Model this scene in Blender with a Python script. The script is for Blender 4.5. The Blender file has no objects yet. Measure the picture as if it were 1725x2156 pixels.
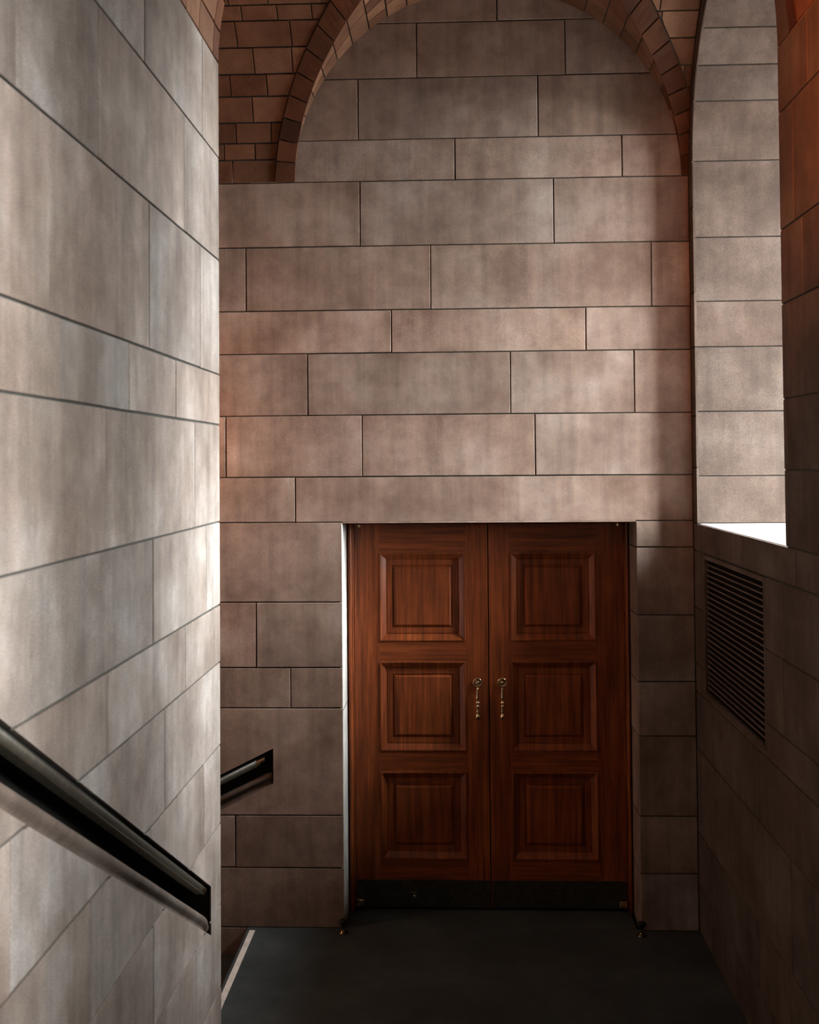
import bpy, bmesh, math, random
from mathutils import Vector, Matrix
rnd = random.Random(7)
PI = math.pi
scene = bpy.context.scene
COL = scene.collection

# ------------------------------------------------------------------ camera
W, H = 1725, 2156
FPX, CX, CY = 2400.0, 860.0, 906.0
CAMZ = 2.835                                    # eye height above the landing floor
dY = Vector((961-CX, 972-CY, FPX)).normalized()
dX = Vector((54860, -489, -2400)); dX = (dX - dX.dot(dY)*dY).normalized()
dZ = dX.cross(dY)
M = Matrix((dX, dY, dZ))                        # rows: world axes written in camera axes (right, down, forward)
right = Vector((dX.x, dY.x, dZ.x)); down = Vector((dX.y, dY.y, dZ.y)); fwd = Vector((dX.z, dY.z, dZ.z))
cam_d = bpy.data.cameras.new('camera'); cam = bpy.data.objects.new('camera', cam_d); COL.objects.link(cam)
cam.matrix_world = Matrix(((right.x, -down.x, -fwd.x, 0), (right.y, -down.y, -fwd.y, 0),
                           (right.z, -down.z, -fwd.z, CAMZ), (0, 0, 0, 1)))
cam_d.sensor_fit = 'HORIZONTAL'; cam_d.sensor_width = 36
cam_d.lens = FPX/W*36
cam_d.shift_x = (W/2-CX)/W; cam_d.shift_y = -(H/2-CY)/W
cam_d.dof.use_dof = True; cam_d.dof.focus_distance = 7.1; cam_d.dof.aperture_fstop = 5.6
cam_d.clip_start = 0.05
scene.camera = cam

def P(u, v, axis, val):
    """the point where the sight line through a photo position meets the plane axis = val"""
    r = Vector(((u-CX)/FPX, (v-CY)/FPX, 1.0))
    d = Vector((dX.dot(r), dY.dot(r), dZ.dot(r)))
    o = Vector((0, 0, CAMZ))
    return o + d*((val-o[axis])/d[axis])

# ------------------------------------------------------------------ light
scene.view_settings.view_transform = 'Standard'
scene.view_settings.look = 'None'
scene.view_settings.gamma = 1.0
scene.view_settings.use_curve_mapping = False
scene.view_settings.exposure = 0.0
wd = bpy.data.worlds.new('sky'); scene.world = wd; wd.use_nodes = True
wn = wd.node_tree; wn.nodes.clear()
tc = wn.nodes.new('ShaderNodeTexCoord'); sx = wn.nodes.new('ShaderNodeSeparateXYZ')
cr = wn.nodes.new('ShaderNodeValToRGB'); bg = wn.nodes.new('ShaderNodeBackground'); wo = wn.nodes.new('ShaderNodeOutputWorld')
wn.links.new(tc.outputs['Generated'], sx.inputs[0]); wn.links.new(sx.outputs['Z'], cr.inputs[0])
cr.color_ramp.elements[0].position = 0.0; cr.color_ramp.elements[0].color = (.10, .10, .10, 1)
cr.color_ramp.elements[1].position = 0.06; cr.color_ramp.elements[1].color = (.94, .975, .99, 1)
wn.links.new(cr.outputs[0], bg.inputs[0]); wn.links.new(bg.outputs[0], wo.inputs[0])
SKY = 182.0
bg.inputs[1].default_value = SKY
try:
    scene.cycles.use_denoising = True
    scene.cycles.max_bounces = 8; scene.cycles.diffuse_bounces = 4
    scene.cycles.sample_clamp_indirect = 6.0
except Exception: pass

def lamp(name, kind, loc, energy, color, size=.1, rot=None):
    l = bpy.data.lights.new(name, kind); l.energy = energy; l.color = color
    if kind == 'POINT': l.shadow_soft_size = size
    o = bpy.data.objects.new(name, l); COL.objects.link(o); o.location = loc
    if rot: o.rotation_euler = rot
    return o
XL, XR, YB, YE = -1.019, 1.437, 7.0, 4.88       # left wall, right wall, back wall, end of the left wall
WY0, WY1, SILL = 5.065, 6.902, CAMZ-.382        # window niche
WR = (WY1-WY0)/2; WYC = (WY0+WY1)/2; WSP = CAMZ+1.80
NX = 2.30                                       # plane of the window glass
XO = 3.7                                        # outer face of the window wall
W2 = -5.2                                       # the second window sits this far back along the wall, beside the upper stairs
for off in (0, W2):
    sky_in = lamp('window_skylight', 'AREA', (XO+.02, WYC+off, (SILL+WSP+WR)/2), 1, (1, 1, 1), rot=(0, PI/2, 0))
    sky_in.data.shape = 'RECTANGLE'; sky_in.data.size = WSP+WR-SILL+.1; sky_in.data.size_y = WY1-WY0+.1
    sky_in.data.cycles.is_portal = True
lamp('warm_fill_left', 'POINT', (-2.05, 6.45, CAMZ+.15), 30, (1, .40, .15), .08)  # added unseen lamp for an orange glow on the back wall's left
spot = lamp('warm_fill_right', 'SPOT', (.80, 3.4, CAMZ+1.65), 170, (1, .24, .04))  # added unseen spot for an orange glow high on the right wall
spot.data.spot_size = math.radians(75); spot.data.spot_blend = 1.0; spot.data.shadow_soft_size = .06
spot.rotation_euler = (Vector((XR, 4.45, CAMZ+1.45))-spot.location).to_track_quat('-Z', 'Y').to_euler()

# ------------------------------------------------------------------ materials
class NT:
    def __init__(s, name):
        s.m = bpy.data.materials.new(name); s.m.use_nodes = True; s.t = s.m.node_tree
        s.b = s.t.nodes['Principled BSDF']
    def n(s, t, **k):
        x = s.t.nodes.new(t)
        for a, v in k.items(): setattr(x, a, v)
        return x
    def l(s, a, b): s.t.links.new(a, b)
    def pos(s, scale):
        g = s.n('ShaderNodeNewGeometry'); mp = s.n('ShaderNodeMapping'); mp.inputs['Scale'].default_value = scale
        s.l(g.outputs['Position'], mp.inputs[0]); return mp.outputs[0]
    def noise(s, vec, scale, detail=4, rough=.55, w=None):
        x = s.n('ShaderNodeTexNoise'); x.inputs['Scale'].default_value = scale
        x.inputs['Detail'].default_value = detail; x.inputs['Roughness'].default_value = rough
        if w is not None:
            x.noise_dimensions = '4D'; s.l(w, x.inputs['W'])
        s.l(vec, x.inputs['Vector']); return x.outputs['Fac']
    def ramp(s, fac, stops):
        r = s.n('ShaderNodeValToRGB'); e = r.color_ramp.elements
        while len(e) < len(stops): e.new(.5)
        for i, (p, c) in enumerate(stops):
            e[i].position = p; e[i].color = c if len(c) == 4 else (*c, 1)
        s.l(fac, r.inputs[0]); return r.outputs[0]
    def mix(s, a, b, fac, mode='MIX'):
        x = s.n('ShaderNodeMix', data_type='RGBA', blend_type=mode)
        for sock, v in ((x.inputs[0], fac), (x.inputs[6], a), (x.inputs[7], b)):
            if hasattr(v, 'is_linked'): s.l(v, sock)
            elif isinstance(v, tuple): sock.default_value = (*v, 1)
            else: sock.default_value = v
        return x.outputs[2]
    def bump(s, h, strength, dist=.002):
        b = s.n('ShaderNodeBump'); b.inputs['Strength'].default_value = strength; b.inputs['Distance'].default_value = dist
        s.l(h, b.inputs['Height']); s.l(b.outputs[0], s.b.inputs['Normal'])

def g3(v): return (v, v, v)
def stone_mat(name, c1, c2, c3, vary=.16, rough=.8, streak=.5, var_hue=None):
    s = NT(name); oi = s.n('ShaderNodeObjectInfo'); rv = oi.outputs['Random']
    mu = s.n('ShaderNodeMath', operation='MULTIPLY'); mu.inputs[1].default_value = 40; s.l(rv, mu.inputs[0]); w = mu.outputs[0]
    base = s.ramp(s.noise(s.pos((1, 1, 1)), 2.6, 6, .6, w), [(.32, c1), (.52, c2), (.72, c3)])
    # vertical tooling and washed streaks
    st = s.noise(s.pos((9, 9, .55)), 1.6, 5, .6, w)
    base = s.mix(base, s.ramp(st, [(.3, g3(.62)), (.5, g3(1.0)), (.72, g3(1.35))]), streak, 'MULTIPLY')
    mot = s.noise(s.pos((1, 1, 1)), 9, 6, .65)
    base = s.mix(base, s.ramp(mot, [(.3, g3(.72)), (.55, g3(1.0)), (.75, g3(1.18))]), .7, 'MULTIPLY')
    fine = s.noise(s.pos((1, 1, 1)), 210, 3, .7)
    base = s.mix(base, s.ramp(fine, [(.3, g3(.60)), (.7, g3(1.4))]), .8, 'MULTIPLY')
    base = s.mix(base, s.ramp(rv, [(0, g3(1-vary)), (1, g3(1+vary))]), 1.0, 'MULTIPLY')
    if var_hue:
        wn_ = s.n('ShaderNodeTexWhiteNoise', noise_dimensions='1D'); s.l(w, wn_.inputs['W'])
        base = s.mix(base, s.ramp(wn_.outputs['Value'], var_hue), 1.0, 'MULTIPLY')
    s.l(base, s.b.inputs['Base Color']); s.b.inputs['Roughness'].default_value = rough
    s.b.inputs['Specular IOR Level'].default_value = .25
    hh = s.mix(fine, mot, .45); s.bump(hh, .35, .0015)
    return s.m
HUE = [(0, (1.04, .985, .95)), (.5, (1, 1, 1)), (1, (.985, 1.0, 1.015))]
M_STONE = stone_mat('sandstone', (.150, .096, .073), (.228, .160, .128), (.325, .252, .214), .13, .82, .55, HUE)
M_STONE_D = stone_mat('shaded_sandstone', (.056, .037, .028), (.088, .063, .050), (.130, .102, .086), .10, .85, .45, HUE)  # darker sandstone copy, the right wall's shade is put into its colour
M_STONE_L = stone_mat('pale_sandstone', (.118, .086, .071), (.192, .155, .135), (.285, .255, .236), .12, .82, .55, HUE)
M_JOINT = stone_mat('mortar', (.035, .034, .030), (.05, .048, .042), (.07, .068, .06), 0, .95, .2)
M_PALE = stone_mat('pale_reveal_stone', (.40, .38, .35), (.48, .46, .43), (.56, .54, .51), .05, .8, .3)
M_SILL = stone_mat('sill_stone', (.62, .60, .57), (.70, .68, .65), (.78, .76, .73), 0, .7, .2)
BH = [(0, (.62, .50, .42)), (.25, (.95, .9, .85)), (.5, (1.1, 1, .95)), (.75, (.8, .66, .55)), (1, (1.2, 1.15, 1.1))]
M_BRICK = stone_mat('vault_brick', (.10, .045, .024), (.155, .078, .045), (.23, .13, .085), .15, .85, .15, BH)
M_VOUS = stone_mat('arch_brick', (.050, .017, .007), (.080, .028, .011), (.135, .055, .024), .3, .85, .15, BH)
M_FLOOR = stone_mat('slate_floor', (.030, .038, .040), (.045, .056, .059), (.070, .083, .086), 0, .55, .1)
M_RECESS_SHADE = stone_mat('recess_shade', (.012, .012, .010), (.018, .017, .015), (.026, .025, .022), 0, .8, .2)  # near-black colour paints the shade inside the recesses

def wood(name, along_x=False):
    s = NT(name); oi = s.n('ShaderNodeObjectInfo')
    mu = s.n('ShaderNodeMath', operation='MULTIPLY'); mu.inputs[1].default_value = 30; s.l(oi.outputs['Random'], mu.inputs[0]); w = mu.outputs[0]
    v = s.pos((.6, 1, 14) if along_x else (14, 1, .6))
    g = s.noise(v, 3.2, 7, .62, w); v2 = s.pos((1.2, 1, 60) if along_x else (60, 1, 1.2)); g2 = s.noise(v2, 4, 4, .6, w)
    c = s.ramp(g, [(.28, (.085, .019, .0055)), (.5, (.225, .049, .012)), (.74, (.40, .105, .028))])
    c = s.mix(c, s.ramp(g2, [(.3, g3(.62)), (.7, g3(1.25))]), .7, 'MULTIPLY')
    bl = s.noise(s.pos((1, 1, 1)), 6, 5, .6, w)
    c = s.mix(c, s.ramp(bl, [(.3, g3(.6)), (.6, g3(1.05))]), .6, 'MULTIPLY')
    s.l(c, s.b.inputs['Base Color']); s.b.inputs['Roughness'].default_value = .42
    s.b.inputs['Specular IOR Level'].default_value = .4
    s.bump(g2, .15, .0006); return s.m
M_WOOD = wood('mahogany_upright'); M_WOODX = wood('mahogany_crossways', True)
def metal(name, c, rough, met=1.0, vary=.35):
    s = NT(name); n = s.noise(s.pos((1, 1, 1)), 40, 5, .6)
    s.l(s.mix(c, s.ramp(n, [(.3, g3(1-vary)), (.7, g3(1+vary))]), 1.0, 'MULTIPLY'), s.b.inputs['Base Color'])
    s.b.inputs['Metallic'].default_value = met; s.b.inputs['Roughness'].default_value = rough; return s.m
M_BRASS = metal('aged_brass', (.74, .54, .33), .24)
M_BRONZE = metal('dark_bronze', (.050, .040, .030), .50, .35)
M_BRONZE_D = metal('polished_dark_bronze', (.16, .12, .08), .22)
M_BRONZE_EDGE = metal('worn_bronze_edge', (.42, .38, .30), .35)
M_KICK = metal('kick_plate_metal', (.045, .046, .034), .5, .6)
M_GRILLE = metal('grille_metal', (.13, .092, .062), .6, .2)
M_BLACK = metal('black_iron', (.02, .019, .018), .35, .6)
M_STRIP = stone_mat('white_strip_paint', (.60, .56, .51), (.66, .62, .57), (.72, .68, .63), 0, .7, .1)
s_ = NT('window_glass'); tr = s_.n('ShaderNodeBsdfTransparent'); gl = s_.n('ShaderNodeBsdfGlossy'); mx = s_.n('ShaderNodeMixShader')
gl.inputs['Roughness'].default_value = .02; mx.inputs[0].default_value = .06; tr.inputs[0].default_value = (.97, .98, .97, 1)
s_.l(tr.outputs[0], mx.inputs[1]); s_.l(gl.outputs[0], mx.inputs[2]); s_.l(mx.outputs[0], s_.t.nodes['Material Output'].inputs[0])
M_GLASS = s_.m

# ------------------------------------------------------------------ helpers
def obj(name, verts, faces, mat, parent=None, smooth=False, kind=None, label=None, cat=None, group=None):
    me = bpy.data.meshes.new(name); me.from_pydata([tuple(v) for v in verts], [], faces); me.update()
    bm = bmesh.new(); bm.from_mesh(me); bmesh.ops.recalc_face_normals(bm, faces=bm.faces); bm.to_mesh(me); bm.free()
    me.materials.append(mat)
    if smooth: me.polygons.foreach_set('use_smooth', [True]*len(me.polygons))
    o = bpy.data.objects.new(name, me); COL.objects.link(o)
    if parent: 
        o.parent = parent; o.matrix_parent_inverse = Matrix.Translation(-parent.location)
    return props(o, kind, label, cat, group)
def props(o, kind=None, label=None, cat=None, group=None):
    for k, v in (('kind', kind), ('label', label), ('category', cat), ('group', group)):
        if v: o[k] = v
    return o
def empty(name, loc=(0, 0, 0), **k):
    o = bpy.data.objects.new(name, None); COL.objects.link(o); o.location = loc; return props(o, **k)
class MB:
    def __init__(s): s.v = []; s.f = []
    def add(s, v, f):
        b = len(s.v); s.v += [Vector(x) for x in v]; s.f += [tuple(i+b for i in q) for q in f]; return s
    def box(s, x0, x1, y0, y1, z0, z1, bev=0):
        if bev:
            return s.bevbox((x0, x1, y0, y1, z0, z1), bev)
        return s.add([(x0, y0, z0), (x1, y0, z0), (x1, y1, z0), (x0, y1, z0), (x0, y0, z1), (x1, y0, z1), (x1, y1, z1), (x0, y1, z1)],
                     [(0, 3, 2, 1), (4, 5, 6, 7), (0, 1, 5, 4), (1, 2, 6, 5), (2, 3, 7, 6), (3, 0, 4, 7)])
    def bevbox(s, b, e):
        bm = bmesh.new(); bmesh.ops.create_cube(bm, size=1)
        for v in bm.verts:
            v.co = Vector(((b[0]+b[1])/2+v.co.x*(b[1]-b[0]), (b[2]+b[3])/2+v.co.y*(b[3]-b[2]), (b[4]+b[5])/2+v.co.z*(b[5]-b[4])))
        bmesh.ops.bevel(bm, geom=list(bm.edges), offset=e, segments=1, affect='EDGES')
        bm.verts.index_update(); s.add([v.co for v in bm.verts], [tuple(v.index for v in f.verts) for f in bm.faces]); bm.free(); return s
    def lathe(s, prof, c, axis=2, n=20):
        """prof: (radius, along) pairs turned round a line through c"""
        vs = []; fs = []
        for r, h in prof:
            for k in range(n):
                a = 2*PI*k/n; p = [r*math.cos(a), r*math.sin(a)]
                q = [0, 0, 0]; q[axis] = h; q[(axis+1) % 3] = p[0]; q[(axis+2) % 3] = p[1]
                vs.append(Vector(q)+Vector(c))
        m = len(prof)
        for i in range(m-1):
            for k in range(n):
                fs.append((i*n+k, i*n+(k+1) % n, (i+1)*n+(k+1) % n, (i+1)*n+k))
        fs.append(tuple(range(n))); fs.append(tuple((m-1)*n+k for k in range(n)))
        return s.add(vs, fs)
    def sweep(s, prof, a, b, fn):
        """closed profile prof carried from a to b; fn(t, p) gives the point"""
        n = len(prof); vs = [fn(a, p) for p in prof]+[fn(b, p) for p in prof]
        return s.add(vs, [(i, (i+1) % n, n+(i+1) % n, n+i) for i in range(n)]+[tuple(range(n)), tuple(range(n, 2*n))])
    def out(s, name, mat, parent=None, **k): return obj(name, s.v, s.f, mat, parent, **k)

def cut(o, cutters):
    """real boolean cut, baked into the mesh"""
    for c in cutters:
        m = o.modifiers.new('c', 'BOOLEAN'); m.operation = 'DIFFERENCE'; m.solver = 'EXACT'; m.object = c
    bpy.context.view_layer.update()
    dg = bpy.context.evaluated_depsgraph_get()
    me = bpy.data.meshes.new_from_object(o.evaluated_get(dg)); o.modifiers.clear(); old = o.data; o.data = me; me.name = o.name
    bpy.data.meshes.remove(old)
    if not len(o.data.polygons): bpy.data.objects.remove(o); return None
    return o
CUTTERS = []
def cutter(mb):
    o = mb.out('cutter', M_JOINT); CUTTERS.append(o); return o

JO = .0035; BV = .0022; TH = .016
def plate(name, a0, a1, b0, b1, fr, mat, parent, jit=.0012, thick=TH):
    """a facing block: bevelled slab standing proud of the joints. fr(a, b, d): d = depth behind the face"""
    j = lambda: rnd.uniform(-jit, jit)
    c = [(a0+JO+j(), b0+JO+j()), (a1-JO+j(), b0+JO+j()), (a1-JO+j(), b1-JO+j()), (a0+JO+j(), b1-JO+j())]
    sg = [(1, 1), (-1, 1), (-1, -1), (1, -1)]; dz = rnd.uniform(0, .0012)
    v = [fr(x+sx*BV, y+sy*BV, dz) for (x, y), (sx, sy) in zip(c, sg)]+[fr(x, y, dz+BV) for x, y in c]+[fr(x, y, thick) for x, y in c]
    f = [(0, 1, 2, 3), (8, 9, 10, 11)]+[(i, (i+1) % 4, 4+(i+1) % 4, 4+i) for i in range(4)]+[(4+i, 4+(i+1) % 4, 8+(i+1) % 4, 8+i) for i in range(4)]
    return obj(name, v, f, mat, parent)
f_back = lambda a, b, d: Vector((a, YB+d, b))
f_left = lambda a, b, d: Vector((XL-d, a, b))
f_right = lambda a, b, d: Vector((XR+d, a, b))
f_jamb = lambda a, b, d: Vector((a, WY1+d, b))
f_jamb0 = lambda a, b, d: Vector((a, WY0-d, b))
REC = .008                                      # joints sit this far behind the faces
def curved(name, fn, a0, a1, b0, b1, mat, parent, n=4, thick=.02, jo=JO, limit=None):
    """a brick on a curved face: fn(a, b, d); b runs round the curve. limit(b, a0, a1) trims the a range"""
    a0 += jo; a1 -= jo; b0 += jo; b1 -= jo; bv = .0025
    v = []
    for i in range(n+1):
        b = b0+(b1-b0)*i/n
        l, r = (a0, a1) if limit is None else limit(b, a0, a1)
        if r < l: r = l
        bb = b+(bv if i == 0 else -bv if i == n else 0)
        e = min(bv, (r-l)/2)
        v += [fn(l+e, bb, 0), fn(r-e, bb, 0), fn(r, b, bv), fn(r, b, thick), fn(l, b, thick), fn(l, b, bv)]
    f = []
    for i in range(n):
        for k in range(6): f.append((i*6+k, i*6+(k+1) % 6, i*6+6+(k+1) % 6, i*6+6+k))
    f += [tuple(range(6)), tuple(n*6+k for k in range(6))]
    return obj(name, v, f, mat, parent)

# ------------------------------------------------------------------ floor, landing and stairs
NOSE = -1.297
floor = MB().box(NOSE, XR+.03, YE-.14, YB+.02, -.20, 0).out('floor', M_FLOOR, kind='structure')
MB().box(P(722, 1940, 1, YB).x-.003, P(1342, 1940, 1, YB).x+.003, YB+.02, YB+.52, -.2, 0.0).out('threshold', M_FLOOR, floor)
RISE, TREAD = .165, .306
st = empty('stairs', (0, YE-.14, 0), kind='structure')
for i in range(8):
    y1 = YE-.14-i*TREAD; y0 = y1-TREAD-.02 if i < 7 else -1.6
    MB().box(XL-.02, XR+.02, y0, y1+.0, (i)*RISE-.02, (i+1)*RISE, .006).out('step', M_FLOOR, st)
s2 = empty('stairs', (NOSE, 6, 0), kind='structure')
for i in range(6):
    x1 = NOSE-i*.33
    MB().box(x1-.35, x1-.001, YE-.02, YB+.02, -(i+2)*RISE-.05, -(i+1)*RISE, .006).out('step', M_FLOOR, s2)
MB().box(-3.6, NOSE-1.98, YE-.02, YB+.02, -1.3, -7*RISE).out('step', M_FLOOR, s2)
# white strip along the landing edge
MB().box(-1.279, -1.245, 5.0, 6.952, .0, .0025).out('stair_edge_strip', M_STRIP, label='thin white non-slip strip laid along the dark landing edge beside the left wall', cat='edge strip')

# ------------------------------------------------------------------ back wall
SPR = CAMZ+1.741
OX0, OX1 = P(722, 1300, 1, YB).x, P(1341.5, 1300, 1, YB).x      # door opening
OTOP = P(1030, 1098, 1, YB).z
XFL = -3.5
wall_back = MB().box(XFL, XO, YB+REC, YB+.5, -1.4, 5.9).out('wall_back', M_JOINT, kind='structure')
c_door = cutter(MB().box(OX0-.002, OX1+.002, YB-.3, YB+.8, -.21, OTOP+.002))
def zb(x, y): return P(x, y, 1, YB).z
cz = [zb(900, -70), zb(900, 47), zb(900, 163), zb(900, 292), SPR, zb(460, 523), zb(460, 657), zb(460, 747), zb(460, 877), zb(460, 1006), OTOP,
      zb(600, 1268), zb(600, 1406), zb(600, 1491), zb(600, 1717), zb(600, 1827), 0.0]
cv = [[1046], [877, 1190], [754, 1133], [958, 1310], [758, 1166], [518, 907, 1372], [824, 1234], [648, 1075, 1336], [476, 763, 1127], [622],
      [], [540], [612], [], [496], []]
back_blocks = []
for i, vs in enumerate(cv):
    z1, z0 = cz[i], cz[i+1]; ym = 972+(CAMZ-(z0+z1)/2)*2400/7
    xs = [P(u, ym, 1, YB).x for u in vs]
    end = XR if i < 10 else OX0
    x = min(xs+[end]); 
    if not xs: x = -1.62-.15*(i % 3); xs = [x]
    stp = rnd.uniform(1.18, 1.45)
    while x > XFL+.5: x -= stp; xs.insert(0, x); stp = rnd.uniform(.75, 1.25)
    xs = sorted(xs)+[end]
    xs = [XFL]+[q for q in xs if q > XFL+.1]
    for a, b in zip(xs, xs[1:]): back_blocks.append(plate('stone_block', a, b, z0, z1, f_back, M_STONE, wall_back))
# narrow pier between door and right wall
rz = [OTOP]+[P(1395, y, 1, YB).z for y in (1152, 1295, 1435.5, 1550, 1719, 1840)]+[0]
for a, b in zip(rz[1:], rz): plate('stone_block', OX1, XR, a, b, f_back, M_STONE, wall_back)
# below the landing, beside the lower flight
for k in range(4): plate('stone_block', XFL+k*.55, XFL+(k+1)*.55 if k < 3 else NOSE, -.62, 0, f_back, M_STONE, wall_back); 
plate('stone_block', XFL, NOSE-.5, -1.3, -.62, f_back, M_STONE, wall_back)
# door reveals
f_rl = lambda a, b, d: Vector((OX0-d, a, b)); f_rr = lambda a, b, d: Vector((OX1+d, a, b))
DF = 7.262                                       # front of the wooden door frame
lz = [OTOP, cz[11]-.3, cz[13], cz[14]-.2, cz[15]-.15, 0]
for a, b in zip(rz[1:], rz): plate('stone_block', YB+.001, DF+.05, a, b, f_rr, M_STONE, wall_back)
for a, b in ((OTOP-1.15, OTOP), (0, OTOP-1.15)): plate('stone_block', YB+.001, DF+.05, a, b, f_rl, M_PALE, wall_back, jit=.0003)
MB().box(OX0, OX1, YB+.001, YB+.5, OTOP-.006, OTOP+.01).out('stone_block', M_STONE, wall_back)

# ------------------------------------------------------------------ left wall
LT = .35
wall_left = MB().box(XL-LT, XL-REC, -1.6, YE-.002, -1.4, 5.9).out('wall_left', M_JOINT, kind='structure')
MB().box(XFL, XL-LT+.01, YE-.35, YE-.002, -1.4, 5.9).out('wall_stair', M_STONE, kind='structure')
ly = [117, 331, 547, 788.6, 894.7, 1099, 1275, 1397, 1573, 1740, 1914, 2090, 2250]
lz = [P(460, y, 0, XL).z for y in ly]+[-.02]; lz[0] = SPR
lv = [[305, 426], [35, 208, 388], [107, 315, 422], [128, 272.5, 371], [224, 411], [65, 323, 435], [229, 391], [24, 348], [192, 430], [324], [414], [250], [350]]
left_blocks = []
for i, vs in enumerate(lv):
    ym = (ly[i]+(ly[i+1] if i+1 < len(ly) else 2400))/2
    ys = [P(u, 972+(ym-972)*(961-u)/501, 0, XL).y for u in vs]
    y = min(ys)
    stp = rnd.uniform(.95, 1.2)
    while y > -1.4: y -= stp; ys.insert(0, y); stp = rnd.uniform(.6, .95)
    ys = [max(q, -1.6) for q in ys]+[YE]
    for a, b in zip(ys, ys[1:]):
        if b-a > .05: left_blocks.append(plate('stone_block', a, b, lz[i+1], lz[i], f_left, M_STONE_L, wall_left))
# end of the left wall, facing the landing
f_end = lambda a, b, d: Vector((a, YE-d, b))
for a, b in zip(lz[1:], lz): plate('stone_block', XL-LT, XL-.0, a, b, lambda p, q, d: Vector((p, YE-.004+.004-d, q)), M_STONE, wall_left, jit=.0003)

# ------------------------------------------------------------------ right wall with its window niche
RT = XO-XR
wall_right = MB().box(XR+REC, XR+RT, -1.6, YB-.0+REC, -.2, 5.9).out('wall_right', M_JOINT, kind='structure')
def arch_prism(x0, x1, y0, y1, z0, zs, n=32, grow=0):
    yc = (y0+y1)/2; r = (y1-y0)/2+grow
    pr = [(yc-r, z0-grow), (yc+r, z0-grow)]+[(yc+r*math.cos(PI*k/n), zs+r*math.sin(PI*k/n)) for k in range(n+1)]
    m = MB(); N = len(pr)
    m.add([(x0, y, z) for y, z in pr]+[(x1, y, z) for y, z in pr],
          [(i, (i+1) % N, N+(i+1) % N, N+i) for i in range(N)]+[tuple(range(N)), tuple(range(N, 2*N))]); return m
c_niche = cutter(arch_prism(XR-.3, XR+RT+.3, WY0, WY1, SILL, WSP, grow=REC))
c_niche2 = cutter(arch_prism(XR-.3, XR+RT+.3, WY0+W2, WY1+W2, SILL, WSP, grow=REC))
c_open2 = cutter(arch_prism(XR-.3, XR+.1, WY0+W2, WY1+W2, SILL, WSP, grow=.002))
c_open = cutter(arch_prism(XR-.3, XR+.1, WY0, WY1, SILL, WSP, grow=.002))
GY0, GY1 = P(1612, 1573, 0, XR).y, P(1485.5, 1300, 0, XR).y
GZ0, GZ1 = P(1612, 1573, 0, XR).z, P(1608, 1226, 0, XR).z
c_gr = cutter(MB().box(XR-.1, XR+.12, GY0-.028, GY1+.02, GZ0-.015, GZ1+.028))
rw = [(1665, 64), (1631, 250), (1634, 492), (1636, 646), (1640, 842), (1642, 989), (1644, 1148), (1603, 1210), (1611, 1366), (1613, 1520), (1613, 1594),
      (1464, 1570), (1480, 1765), (1464, 1850)]
rzz = [5.8]+[P(x, y, 0, XR).z for x, y in rw]+[0]
rzz[7] = SILL
rv = [[1690], [1700], [1670, 1480], [1690], [1664], [1659], [1661], [1676, 1560], [1650], [1650], [1680], [1600], [1668], [1598, 1665], [1500, 1690]]
right_blocks = []
for i, vs in enumerate(rv):
    z1, z0 = rzz[i], rzz[i+1]
    def yy(u): return P(u, 972+(CAMZ-(z0+z1)/2)/XR*(u-961), 0, XR).y
    ys = sorted([yy(u) for u in vs]); y = ys[0]
    while y > -1.4: y -= rnd.uniform(.7, 1.2); ys.insert(0, y)
    ys = [max(q, -1.6) for q in ys]+[YB]
    parts = []
    for a, b in zip(ys, ys[1:]):
        if b-a < .04: continue
        if z0 >= SILL-.001 and z1 < WSP+.02:             # split by the straight part of the opening
            if a < WY0: parts.append((a, min(b, WY0+JO)))
            if b > WY1: parts.append((max(a, WY1-JO), b))
        else: parts.append((a, b))
    for a, b in parts:
        if b-a < .02: continue
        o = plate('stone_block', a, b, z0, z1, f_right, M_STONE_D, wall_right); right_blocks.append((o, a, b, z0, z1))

# ------------------------------------------------------------------ handrail recesses
SL = .5385
TOPZ, BOTZ, ENDY = P(445, 1866, 0, XL).z, P(443, 1974, 0, XL).z, P(445, 1900, 0, XL).y
def slot_left(side):
    X = XL if side < 0 else XR
    y1 = ENDY; y0 = 2.35; D = .14
    pr = lambda y: (BOTZ+(y1-y)*SL, TOPZ+(y1-y)*SL)
    v = []
    for x in (X-side*.06, X+side*D):
        (b0, t0), (b1, t1) = pr(y0), pr(y1)
        v += [(x, y0, b0), (x, y1, b1), (x, y1, t1), (x, y0, t0)]
    box = [(0, 1, 2, 3), (4, 5, 6, 7), (0, 1, 5, 4), (1, 2, 6, 5), (2, 3, 7, 6), (3, 0, 4, 7)]
    return cutter(MB().add(v, box)), y0, y1, (lambda t, p: Vector((X+side*p[0], t, BOTZ+(y1-t)*SL+p[1])))
c_sl, sy0, sy1, fn_l = slot_left(-1)
c_sr, _, _, fn_r = slot_left(1)
BS = .496
BX1 = P(575.5, 1600, 1, YB).x; BT, BB = P(575, 1576, 1, YB).z, P(575, 1650, 1, YB).z
BX0 = -3.0
v = []
for y in (YB-.06, YB+.14):
    v += [(BX0, y, BB+(BX0-BX1)*BS), (BX1, y, BB), (BX1, y, BT), (BX0, y, BT+(BX0-BX1)*BS)]
c_sb = cutter(MB().add(v, [(0, 1, 2, 3), (4, 5, 6, 7), (0, 1, 5, 4), (1, 2, 6, 5), (2, 3, 7, 6), (3, 0, 4, 7)]))
fn_b = lambda t, p: Vector((t, YB+p[0], BB+(t-BX1)*BS+p[1]))

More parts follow.
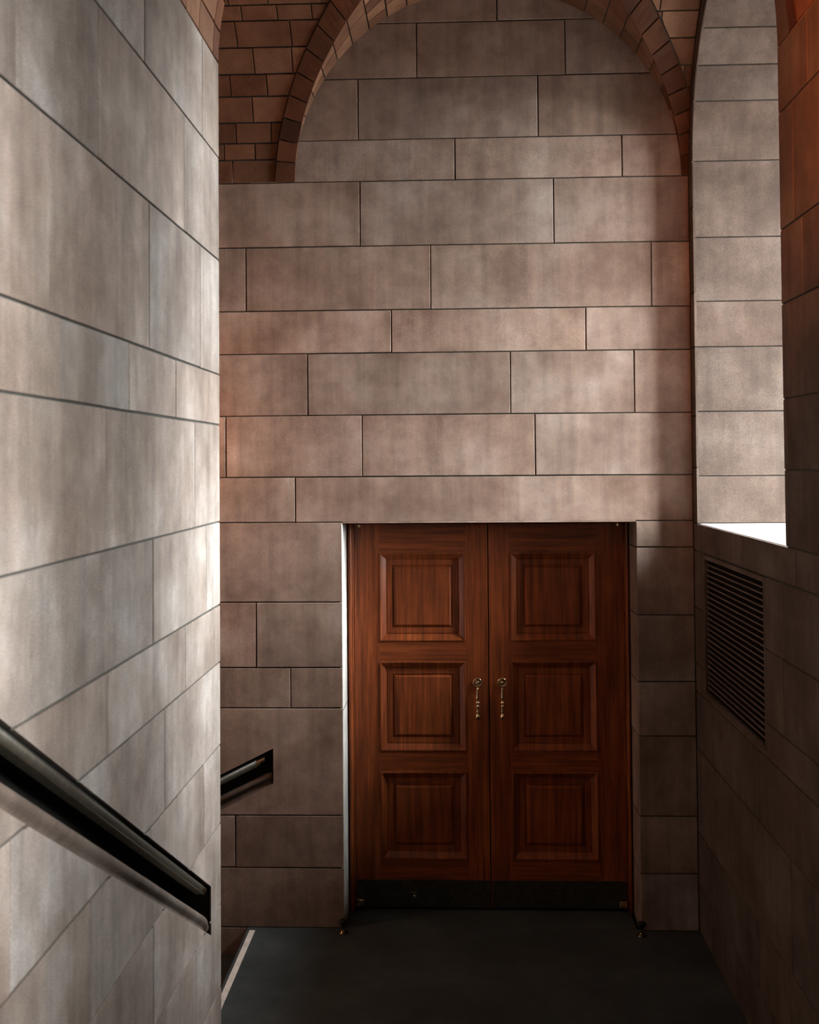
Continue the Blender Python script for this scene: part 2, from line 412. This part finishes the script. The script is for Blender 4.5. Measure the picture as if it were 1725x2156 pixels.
ROLL = [(.002, -.012), (.001, .001), (.012, .006), (.024, .012), (.030, .020), (.024, .030), (.014, .040), (.009, .051), (.011, .062), (.020, .071), (.036, .077), (.060, .076), (.085, .066), (.094, .045), (.094, -.012)]
def dress(fn, t0, t1, d, parent, n_end, lab):
    """stone roll, lining coloured as shade and the bronze rail along one recess; t1 = the closed end"""
    rl = MB(); sgn = 1 if t1 > t0 else -1
    n = len(ROLL); seg = [t0, t1-sgn*.05, t1-sgn*.025, t1-sgn*.008]; drop = [0, 0, .006, .022]
    vs = []
    for t, dr in zip(seg, drop):
        vs += [fn(t, (p[0], p[1]-dr*(p[1] > .01))) for p in ROLL]
    fs = [(k*n+i, k*n+(i+1) % n, (k+1)*n+(i+1) % n, (k+1)*n+i) for k in range(len(seg)-1) for i in range(n)]+[tuple(range(n)), tuple((len(seg)-1)*n+i for i in range(n))]
    rl.add(vs, fs).out('rounded_stone_lip', M_STONE_D, parent, smooth=True)
    H = abs(TOPZ-BOTZ)
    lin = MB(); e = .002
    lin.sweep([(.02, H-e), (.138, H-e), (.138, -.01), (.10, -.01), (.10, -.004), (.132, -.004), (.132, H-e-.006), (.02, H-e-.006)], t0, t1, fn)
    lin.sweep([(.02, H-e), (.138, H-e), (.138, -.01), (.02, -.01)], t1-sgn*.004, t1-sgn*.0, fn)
    lin.out('recess_shade', M_RECESS_SHADE, parent)
    rail = empty('handrail', fn(t1, (.03, H-.03)), label=lab, cat='handrail')
    K = 14; r = .018; cx, cy = .028, H-.024
    te = t1-sgn*.055
    MB().sweep([(cx+r*1.05*math.cos(2*PI*k/K), cy+r*math.sin(2*PI*k/K)) for k in range(K)], t0, te-sgn*.05, fn).out('rail', M_BRONZE, rail, smooth=True)
    MB().sweep([(cx+r*1.08*math.cos(2*PI*k/K), cy+r*1.03*math.sin(2*PI*k/K)) for k in range(K)], te-sgn*.05, te, fn).out('rail_end_cap', M_BRASS, rail, label='brass rail end cap')
    MB().sweep([(.010, cy-.024), (.045, cy-.024), (.045, cy-.0205), (.010, cy-.0205)], t0, te-sgn*.03, fn).out('edge_flange', M_BRONZE_EDGE, rail, label='bright worn edge strip')
    return rail
cut(wall_left, [c_sl]); left_blocks = [cut(o, [c_sl]) for o in left_blocks]
cut(wall_back, [c_sb, c_door]); back_blocks = [cut(o, [c_sb]) if max((o.matrix_world @ v.co).z for v in o.data.vertices) < 1.75 and min(v.co.x for v in o.data.vertices) < BX1 else o for o in back_blocks]
cut(wall_right, [c_niche, c_niche2, c_gr, c_sr])
for o, a, b, z0, z1 in right_blocks:
    cs = []
    if z1 > WSP-.05 and b > WY0-.1: cs.append(c_open)
    if a < WY1+W2+.1 and b > WY0+W2-.1 and z1 > SILL-.01: cs.append(c_open2)
    if z0 < GZ1+.1 and z1 > GZ0-.1 and b > GY0-.1: cs.append(c_gr)
    if a < sy1+.1 and z0 < TOPZ+1.6 and z1 > BOTZ-.1: cs.append(c_sr)
    if cs: cut(o, cs)
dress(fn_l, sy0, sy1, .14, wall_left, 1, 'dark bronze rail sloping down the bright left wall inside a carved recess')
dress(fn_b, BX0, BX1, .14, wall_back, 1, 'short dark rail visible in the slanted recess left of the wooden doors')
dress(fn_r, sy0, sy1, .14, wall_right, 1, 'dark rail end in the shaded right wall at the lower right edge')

# ------------------------------------------------------------------ niche lining, sill, window
jy = [345, 499, 634, 730, 866, 1002]
jz = [WSP]+[P(1545, y, 1, WY1).z for y in jy[1:]]+[SILL]
th = [0, 22, 35, 49, 63, 77, 90, 103, 117, 131, 145, 158, 180]
def arch_frame(x0, x1, w, off):
    m = MB(); n = 28; yc = WYC+off
    o_ = [(WY0+off, SILL)]+[(yc-WR*math.cos(PI*k/n), WSP+WR*math.sin(PI*k/n)) for k in range(n+1)]+[(WY1+off, SILL)]
    r = WR-w
    i_ = [(WY0+off+w, SILL+w)]+[(yc-r*math.cos(PI*k/n), WSP+r*math.sin(PI*k/n)) for k in range(n+1)]+[(WY1+off-w, SILL+w)]
    N = len(o_)
    vs = [(x, y, z) for x in (x0, x1) for y, z in o_+i_]
    fs = []
    for k in range(N):
        j = (k+1) % N
        fs += [(k, j, N+j, N+k), (2*N+k, 2*N+j, 3*N+j, 3*N+k), (k, j, 2*N+j, 2*N+k), (N+k, N+j, 3*N+j, 3*N+k)]
    return m.add(vs, fs)
for wi, off in ((1, 0), (2, W2)):
    for a, b in zip(jz[1:], jz):
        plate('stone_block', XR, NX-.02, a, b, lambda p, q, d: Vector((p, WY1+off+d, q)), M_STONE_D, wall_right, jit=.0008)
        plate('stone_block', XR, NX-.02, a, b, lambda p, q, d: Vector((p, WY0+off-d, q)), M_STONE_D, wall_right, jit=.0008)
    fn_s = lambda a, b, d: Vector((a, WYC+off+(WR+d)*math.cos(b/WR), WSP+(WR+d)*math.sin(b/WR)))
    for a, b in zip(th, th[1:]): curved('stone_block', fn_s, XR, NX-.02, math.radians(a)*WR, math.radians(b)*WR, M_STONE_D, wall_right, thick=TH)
    MB().box(XR+.017, NX+.1, WY0+off+.001, WY1+off-.001, SILL-.03, SILL+.0, .001).out('window_sill', M_SILL, wall_right, label='bright pale stone sill')
    win = empty('window_%d' % wi, (NX, WYC+off, SILL), kind='structure')
    arch_frame(NX, NX+.06, .05, off).out('window_frame', M_BRONZE, win)
    MB().box(NX+.005, NX+.05, WYC+off-.02, WYC+off+.02, SILL+.05, WSP+WR-.05).out('mullion', M_BRONZE, win)
    MB().box(NX+.005, NX+.05, WY0+off+.05, WY1+off-.05, WSP-.02, WSP+.02).out('mullion', M_BRONZE, win)
    arch_prism(NX+.025, NX+.031, WY0+off+.03, WY1+off-.03, SILL+.03, WSP).out('glass_pane', M_GLASS, win)
# added unseen roof slab outside the windows, cuts off the high sky
MB().box(XO, XO+.7, -3, YB+1, 5.75, 5.95).out('ceiling', M_STONE, kind='structure')  # added unseen slab, not part of the real ceiling
# added unseen pier between the two windows, blocks slanting sky light
MB().box(XO, XO+.40, WY1+W2+.3, WY0+.52, -.2, 5.75).out('wall_sky_blocker', M_STONE_D, kind='structure')

# ------------------------------------------------------------------ vaults
RV = 1.15
ACX, ACR, BW = .204, 1.19, .12                    # wall arch: centre, inner radius, ring width
ceil = MB().box(XFL-.1, XR+RT, -1.7, YB+.5, 5.75, 5.95).out('ceiling', M_BRICK, kind='structure')
vb = empty('ceiling', (0, YB, SPR), kind='structure')
fn_w = lambda a, b, d: Vector((a, YB-RV+(RV+d)*math.cos(b/RV), SPR+(RV+d)*math.sin(b/RV)))
def y2b(y):                                       # photo height at the left spandrel -> arc length up the web
    best = min(range(0, 400), key=lambda k: abs((lambda p: 906+2400*((M.transposed() @ (p-Vector((0, 0, CAMZ))))[1])/((M.transposed() @ (p-Vector((0, 0, CAMZ))))[2]))(fn_w(-1.35, k*.004, 0))-y))
    return best*.004
rows = [381, 337, 303, 259, 204, 157, 102, 46, 13]
bs = [0.0]+[y2b(y) for y in rows[1:]]
while bs[-1] < RV*PI/2-.12: bs.append(bs[-1]+.125)
rvx = [[490], [472, 537], [497], [532], [485, 562], [534], [497, 612], [508, 583, 656], [562, 675]]
OR = ACR+BW
def xc(b):
    z = RV*math.sin(b/RV); return math.sqrt(max(OR*OR-z*z, 0))
for i in range(len(bs)-1):
    b0, b1 = bs[i], bs[i+1]; pm = fn_w(0, (b0+b1)/2, 0)
    us = rvx[i] if i < len(rvx) else []
    xs = [P(u, 972-(pm.z-CAMZ)*2400/pm.y, 1, pm.y).x for u in us] or [-1.3+.07*(i % 3)]
    x = max(xs)
    while x < ACX: x += rnd.uniform(.2, .3); xs.append(x)
    x = min(xs)
    while x > -2.6: x -= rnd.uniform(.19, .32); xs.insert(0, x)
    lim = lambda b, l, r: (l, min(r, ACX-xc(b)-JO))
    for a, c in zip(xs, xs[1:]):
        if a < ACX-xc(b1)-.01 or a < ACX-xc(b0)-.01: curved('brick', fn_w, a, c, b0, b1, M_BRICK, vb, n=4, limit=lim)
    x = ACX+rnd.uniform(0, .2); limr = lambda b, l, r: (max(l, ACX+xc(b)+JO), r)
    while x < XR-.01:
        c = min(x+rnd.uniform(.18, .3), XR-.002)
        if c > ACX+xc(b1)+.01: curved('brick', fn_w, x, c, b0, b1, M_BRICK, vb, n=4, limit=limr)
        x = c
# mortar shell behind the web bricks, open where the wall arch goes through
m = MB(); NB = 24
for side in (-1, 1):
    vs = []
    for k in range(NB+1):
        b = RV*PI/2*k/NB; e = ACX+side*(xc(b)-.02); o_ = XFL if side < 0 else XR+.01
        for d in (REC, REC+.05): vs += [fn_w(o_, b, d), fn_w(e, b, d)]
    for k in range(NB):
        q = 4*k; fs = [(q, q+1, q+5, q+4), (q+2, q+3, q+7, q+6), (q, q+2, q+6, q+4), (q+1, q+3, q+7, q+5)]
        m.f += [tuple(i+len(m.v) for i in f) for f in fs]
    m.v += [Vector(x) for x in vs]
m.out('web_backing', M_JOINT, vb)
# flat crown over the landing and its front half
MB().box(XFL, XR+.01, YE, YB-RV+.02, SPR+RV, SPR+RV+.06).out('crown', M_BRICK, vb)
# arch ring on the web: voussoirs, and the soffit behind it
arch = empty('trim_1', (ACX, YB, SPR), kind='structure')
def offs(rise): return RV-math.sqrt(max(RV*RV-min(rise, RV)**2, 0))
step = math.radians(5.75); nst = int(math.radians(78)/step)
def ring_pt(r, t, d):                              # on the web surface, d in front of it
    X = ACX-r*math.cos(t) ; rise = min(r*math.sin(t), RV*.999)
    ph = math.asin(rise/RV)
    return Vector((X, YB-RV+(RV-d)*math.cos(ph), SPR+r*math.sin(t)-d*math.sin(ph)))
for side in (0, 1):
    for k in range(nst):
        t0 = k*step+.003; t1 = (k+1)*step-.003; n = 3; vs = []
        for i in range(n+1):
            t = t0+(t1-t0)*i/n
            if side: t = PI-t
            a, b = ring_pt(ACR, t, .012), ring_pt(OR-.003, t, .012); c, d = ring_pt(OR-.003, t, -.03), ring_pt(ACR, t, -.03)
            vs += [a, b, c, d]
        fs = [(4*i+j, 4*i+(j+1) % 4, 4*i+4+(j+1) % 4, 4*i+4+j) for i in range(n) for j in range(4)]+[(0, 1, 2, 3), (4*n, 4*n+1, 4*n+2, 4*n+3)]
        if side and max(v.x for v in vs) > XR-.005:
            for v in vs: v.x = min(v.x, XR-.002)
        obj('voussoir', vs, fs, M_VOUS, arch)
# soffit bricks, running from the wall out to the ring
st2 = math.radians(6.6)
for side in (0, 1):
    for k in range(13):
        t0, t1 = k*st2+.004, (k+1)*st2-.004
        dmin, dmax = offs(ACR*math.sin(t0)), offs(ACR*math.sin(t1))
        n_in = 1 if dmax < .16 else 2 if dmax < .5 else 4
        for q in range(n_in):
            fr0, fr1 = q/n_in, (q+1)/n_in; vs = []; n = 3
            sh = (.12 if k % 2 else -.12)/n_in if n_in > 1 else 0
            f0 = fr0+(sh if q else 0); f1 = fr1+(sh if q < n_in-1 else 0)
            for i in range(n+1):
                t = t0+(t1-t0)*i/n; dd = offs(ACR*math.sin(t))
                tt = PI-t if side else t
                for r in (ACR+.002, ACR+.03):
                    for f in (f0, f1):
                        y = YB-dd*f+(-.004 if f == f0 else .004)
                        if f == f0 and q == 0: y = YB
                        vs.append(Vector((ACX-r*math.cos(tt), min(y, YB), SPR+r*math.sin(tt))))
            fs = []
            for i in range(n):
                b = 4*i; fs += [(b, b+1, b+5, b+4), (b+2, b+3, b+7, b+6), (b, b+2, b+6, b+4), (b+1, b+3, b+7, b+5)]
            fs += [(0, 1, 3, 2), (4*n, 4*n+1, 4*n+3, 4*n+2)]
            if max(v.x for v in vs) > XR: 
                for v in vs: v.x = min(v.x, XR-.002)
            obj('soffit_brick', vs, fs, M_BRICK, arch)
vs = []; NB = 40
for k in range(NB+1):
    t = PI*k/NB; dd = max(offs(ACR*math.sin(t)), .001)
    for r in (ACR+.010, ACR+.06):
        vs += [Vector((min(ACX-r*math.cos(t), XR), YB, SPR+r*math.sin(t))), Vector((min(ACX-r*math.cos(t), XR), YB-dd+.004, SPR+r*math.sin(t)))]
fs = []
for k in range(NB):
    b = 4*k; fs += [(b, b+1, b+5, b+4), (b+2, b+3, b+7, b+6), (b+1, b+3, b+7, b+5)]
obj('soffit_backing', vs, fs, M_JOINT, arch)

# barrel vault over the upper flight
vf = empty('ceiling', (XL, 0, SPR), kind='structure')
RF = (XR-XL)/2; XC = (XR+XL)/2
fn_f = lambda a, b, d: Vector((XC-(RF+d)*math.cos(b/RF), a, SPR+(RF+d)*math.sin(b/RF)))
b = 0.0; hrow = .135
k = 0
for k in range(28):
    b0 = k*hrow; b1 = min(b0+hrow, PI*RF)
    if b1-b0 < .03: break
    curved('voussoir', fn_f, YE-.115, YE-.0, b0, b1, M_VOUS, vf, n=2)
    y = YE-.115; yl = 3.2 if k < 9 else 4.4
    while y > yl:
        y2 = y-(rnd.uniform(.2, .34)); curved('brick', fn_f, max(y2, yl-.1), y, b0, b1, M_BRICK, vf, n=2); y = y2
m = MB(); vs = []; NB = 30
for k in range(NB+1):
    b = PI*RF*k/NB
    vs += [fn_f(-1.6, b, REC), fn_f(YE-.004, b, REC), fn_f(YE-.004, b, .12), fn_f(-1.6, b, .12)]
fs = [(4*k+j, 4*k+(j+1) % 4, 4*k+4+(j+1) % 4, 4*k+4+j) for k in range(NB) for j in range(4)]
m.add(vs, fs).out('vault_backing', M_BRICK, vf)
# walls that close the place behind the camera and at the far left
MB().box(XL-LT, XR+RT, -1.7, -1.6, 1.2, 5.9).out('wall_front', M_STONE, kind='structure')
MB().box(XFL-.1, XFL, YE-.35, YB+.5, -1.4, 5.9).out('wall_far', M_STONE, kind='structure')

# ------------------------------------------------------------------ door frame and doors
DL = 7.292                                         # face of the door leaves
def xd(u, y=1400, Y=DL): return P(u, y, 1, Y).x
def zd(y, u=1030, Y=DL): return P(u, y, 1, Y).z
DTOP = OTOP-.025
trim = empty('trim_2', ((OX0+OX1)/2, DF, 0), kind='structure')
LX0, LX1, RX0, RX1 = xd(747), xd(1028.6), xd(1030.8), xd(1316)
prof = [(0, .004), (.004, .002), (.007, .004)]+[(.009+.016*(1-math.cos(PI*k/10)), .002-.020*math.sin(PI*k/10)) for k in range(11)]+[(.043, .004), (.046, .0), (.05, .004), (.05, .10), (0, .10)]
def jamb(x0, x1):
    w = abs(x1-x0); s = 1 if x1 > x0 else -1
    return MB().sweep([(x0+s*p[0]/.05*w, DF+.016+p[1]) for p in prof], 0, OTOP-.006, lambda t, p: Vector((p[0], p[1], t)))
jamb(OX0, LX0-.003).out('frame_jamb', M_WOOD, trim); jamb(OX1, RX1+.003).out('frame_jamb', M_WOOD, trim)
MB().box(OX0+.03, OX1-.03, DF+.012, DF+.11, DTOP, OTOP-.006, .002).out('frame_head', M_WOODX, trim)

def panel(name, x0, x1, z0, z1, parent):
    """moulded frame, sunk border and fielded centre as nested rectangles: (inset, depth behind the leaf face)"""
    steps = [(0, .0), (.002, -.005), (.009, -.006), (.012, -.001), (.020, .004), (.044, .022), (.047, .024), (.050, .020), (.084, .021), (.087, .028), (.091, .028), (.104, .014), (.107, .013)]
    vs = []
    for i, d in steps:
        i *= .98
        vs += [(x0+i, DL+d, z0+i), (x1-i, DL+d, z0+i), (x1-i, DL+d, z1-i), (x0+i, DL+d, z1-i)]
    fs = [(4*k+j, 4*k+(j+1) % 4, 4*k+4+(j+1) % 4, 4*k+4+j) for k in range(len(steps)-1) for j in range(4)]
    n = 4*len(steps); fs.append((n-4, n-3, n-2, n-1))
    vs += [(x0, DL+.04, z0), (x1, DL+.04, z0), (x1, DL+.04, z1), (x0, DL+.04, z1)]
    fs += [(j, (j+1) % 4, n+(j+1) % 4, n+j) for j in range(4)]+[(n, n+1, n+2, n+3)]
    return obj(name, vs, fs, M_WOOD, parent)
def leaf(name, x0, x1, p0, p1, hx, left):
    d = empty(name, ((x0+x1)/2, DL, 0), kind='structure')
    zb_ = zd(1911); zs = [(zd(1350), zd(1163)), (zd(1582), zd(1392)), (zd(1811), zd(1625))]
    MB().box(x0, p0, DL, DL+.045, zb_, DTOP-.004, .0012).out('stile', M_WOOD, d)
    MB().box(p1, x1, DL, DL+.045, zb_, DTOP-.004, .0012).out('stile', M_WOOD, d)
    edges = [DTOP-.004]+[q for z in zs for q in (z[1], z[0])]+[zb_]
    for k in range(4): MB().box(p0, p1, DL+.0004, DL+.045, edges[2*k+1], edges[2*k], .0008).out('rail', M_WOODX, d)
    for z0, z1 in zs: panel('panel', p0, p1, z0, z1, d)
    MB().box(x0+.004, x1-.004, DL-.003, DL+.001, zb_+.003, zd(1853.5), .0008).out('kick_plate', M_KICK, d, label='dark metal kick plate')
    # handle: ring rosette with a turned drop pull standing off the door
    zc = zd(1436.6); xh = xd(hx); h = empty('handle', (xh, DL, zc)); h.parent = d; h.matrix_parent_inverse = Matrix.Translation(-d.location)
    h.location = (xh, DL, zc); h['label'] = 'antique brass drop pull'
    bpy.context.view_layer.update()
    def part(nm, mb, mat=M_BRASS):
        o = mb.out(nm, mat, smooth=True); o.parent = h; o.matrix_parent_inverse = h.matrix_world.inverted(); return o
    def Y(r, yy): return (r, yy)
    part('rosette', MB().lathe([(.002, DL-.001), (.030, DL-.001), (.031, DL-.005), (.029, DL-.010), (.025, DL-.012), (.021, DL-.009), (.0205, DL-.0015), (.0140, DL-.0015),
         (.013, DL-.010), (.011, DL-.016), (.008, DL-.018), (.006, DL-.016), (.004, DL-.020), (.001, DL-.021)], (xh, 0, zc), 1, 28))
    yo = DL-.034
    part('pull_arm', MB().lathe([(.006, DL-.002), (.006, DL-.03), (.008, DL-.034), (.006, DL-.040), (.001, DL-.042)], (xh, 0, zc-.034), 1, 14))
    pz = zc-.030
    k = 329.2
    pts = [(.002, 0), (.006, -1), (.0085, -4), (.0075, -7), (.0085, -12), (.0105, -22), (.0115, -26), (.009, -28), (.0055, -29), (.0055, -31), (.0125, -34), (.014, -36), (.012, -38), (.006, -39.5),
           (.006, -41), (.0115, -43), (.012, -45), (.0085, -48), (.0085, -56), (.011, -59), (.008, -61), (.0055, -62), (.013, -65), (.017, -69), (.0155, -73), (.009, -76), (.001, -77)]
    part('pull', MB().lathe([(r*.98, pz+y*.85/k) for r, y in pts], (xh, yo, 0), 2, 18))
    part('pull_foot', MB().lathe([(.009, DL-.001), (.0075, DL-.006), (.005, DL-.012), (.005, yo)], (xh, 0, pz-69*.85/k), 1, 12))
    # pivots
    hxp = x0+.035 if left else x1-.033
    for z, r, nm in ((zb_+.04, .029, 'bottom_pivot'), (DTOP-.012, .012, 'top_pivot')):
        MB().lathe([(.004, z-r*.75), (r*.9, z-r*.75), (r, z-r*.6), (r, z+r*.1), (r*.86, z+r*.14), (r*.86, z+r*.2), (r, z+r*.25), (r, z+r*.6), (r*.8, z+r*.75), (.003, z+r*.75)],
                   (hxp, DL-.022, 0), 2, 20).out(nm, M_BRASS, d, smooth=False, label='small brass pivot')
    return d
dl = leaf('door_1', LX0, LX1, xd(800), xd(982), 1005.2, True)
dr = leaf('door_2', RX0, RX1, xd(1076), xd(1257.5), 1057, False)
# little keeper plate on the left kick plate
kx, kz = xd(868), zd(1880)
MB().box(kx-.02, kx+.02, DL-.006, DL-.002, kz-.001, kz+.004, .0008).out('keeper', M_BRASS, dl)
MB().lathe([(.009, DL-.003), (.011, DL-.005), (.008, DL-.009), (.001, DL-.010)], (kx+.004, 0, kz-.024), 1, 16).out('floor_bolt_knob', M_BRASS, dl)
MB().box(OX0-.1, OX1+.1, YB+.501, YB+.53, -.3, OTOP+.1).out('dark_backing', M_BLACK, trim)

def door_stop(x, y, lab):
    t = empty('door_stop', (x, y, 0), label=lab, cat='door stop')
    MB().lathe([(.030, 0), (.030, .003), (.026, .008), (.015, .014), (.011, .020), (.0105, .030), (.012, .036)], (x, y, 0), 2, 24).out('base', M_BRONZE_D, t, smooth=True)
    MB().lathe([(.0115, .034), (.0125, .046), (.016, .054), (.022, .060)], (x, y, 0), 2, 24).out('stem', M_BRONZE_D, t, smooth=True)
    MB().lathe([(.020, .058), (.0255, .062), (.026, .072), (.024, .078), (.012, .081), (.001, .081)], (x, y, 0), 2, 24).out('bumper_head', M_BLACK, t, smooth=True, label='rounded bumper head')
p = P(722, 1940, 1, 6.93); door_stop(p.x, p.y, 'black turned door stop standing at the foot of the pale left door reveal')
p = P(1351, 1940, 1, 6.93); door_stop(p.x, p.y, 'black door stop in deep shadow by the right side of the doorway')

# ------------------------------------------------------------------ ventilation grille
g = empty('vent_grille', (XR, (GY0+GY1)/2, GZ0), label='dark metal ventilation grille of slatted bars set in the right wall below the window', cat='vent')
fr = MB(); fx0, fx1 = XR+.0, XR+.05; w = .012
fr.box(fx0, fx1, GY0-.024, GY0, GZ0-.011, GZ1+.024); fr.box(fx0, fx1, GY1, GY1+.014, GZ0-.011, GZ1+.024)
fr.box(fx0, fx1, GY0, GY1, GZ1, GZ1+.024); fr.box(fx0, fx1, GY0, GY1, GZ0-.011, GZ0)
fr.out('frame', M_STONE_D, g, label='flush stone-coloured surround')
NR = 25; base = None
for k in range(1, NR):
    z = GZ0+(GZ1-GZ0)*k/NR
    if base is None:
        base = MB().box(XR+.010, XR+.016, GY0, GY1, z-.0035, z+.0035).out('bar', M_GRILLE, g); z00 = z
    else:
        c = base.copy(); COL.objects.link(c); c.parent = g; c.matrix_parent_inverse = base.matrix_parent_inverse.copy(); c.location.z = z-z00
vm = MB(); nv = 78
for k in range(1, nv):
    y = GY0+(GY1-GY0)*k/nv; vm.box(XR+.017, XR+.022, y-.0014, y+.0014, GZ0, GZ1)
vm.out('upright_bars', M_BLACK, g, kind='stuff')
MB().box(XR+.10, XR+.115, GY0-.02, GY1+.012, GZ0-.01, GZ1+.02).out('shade_back_plate', M_RECESS_SHADE, g)

for c in CUTTERS:
    me = c.data; bpy.data.objects.remove(c); bpy.data.meshes.remove(me)
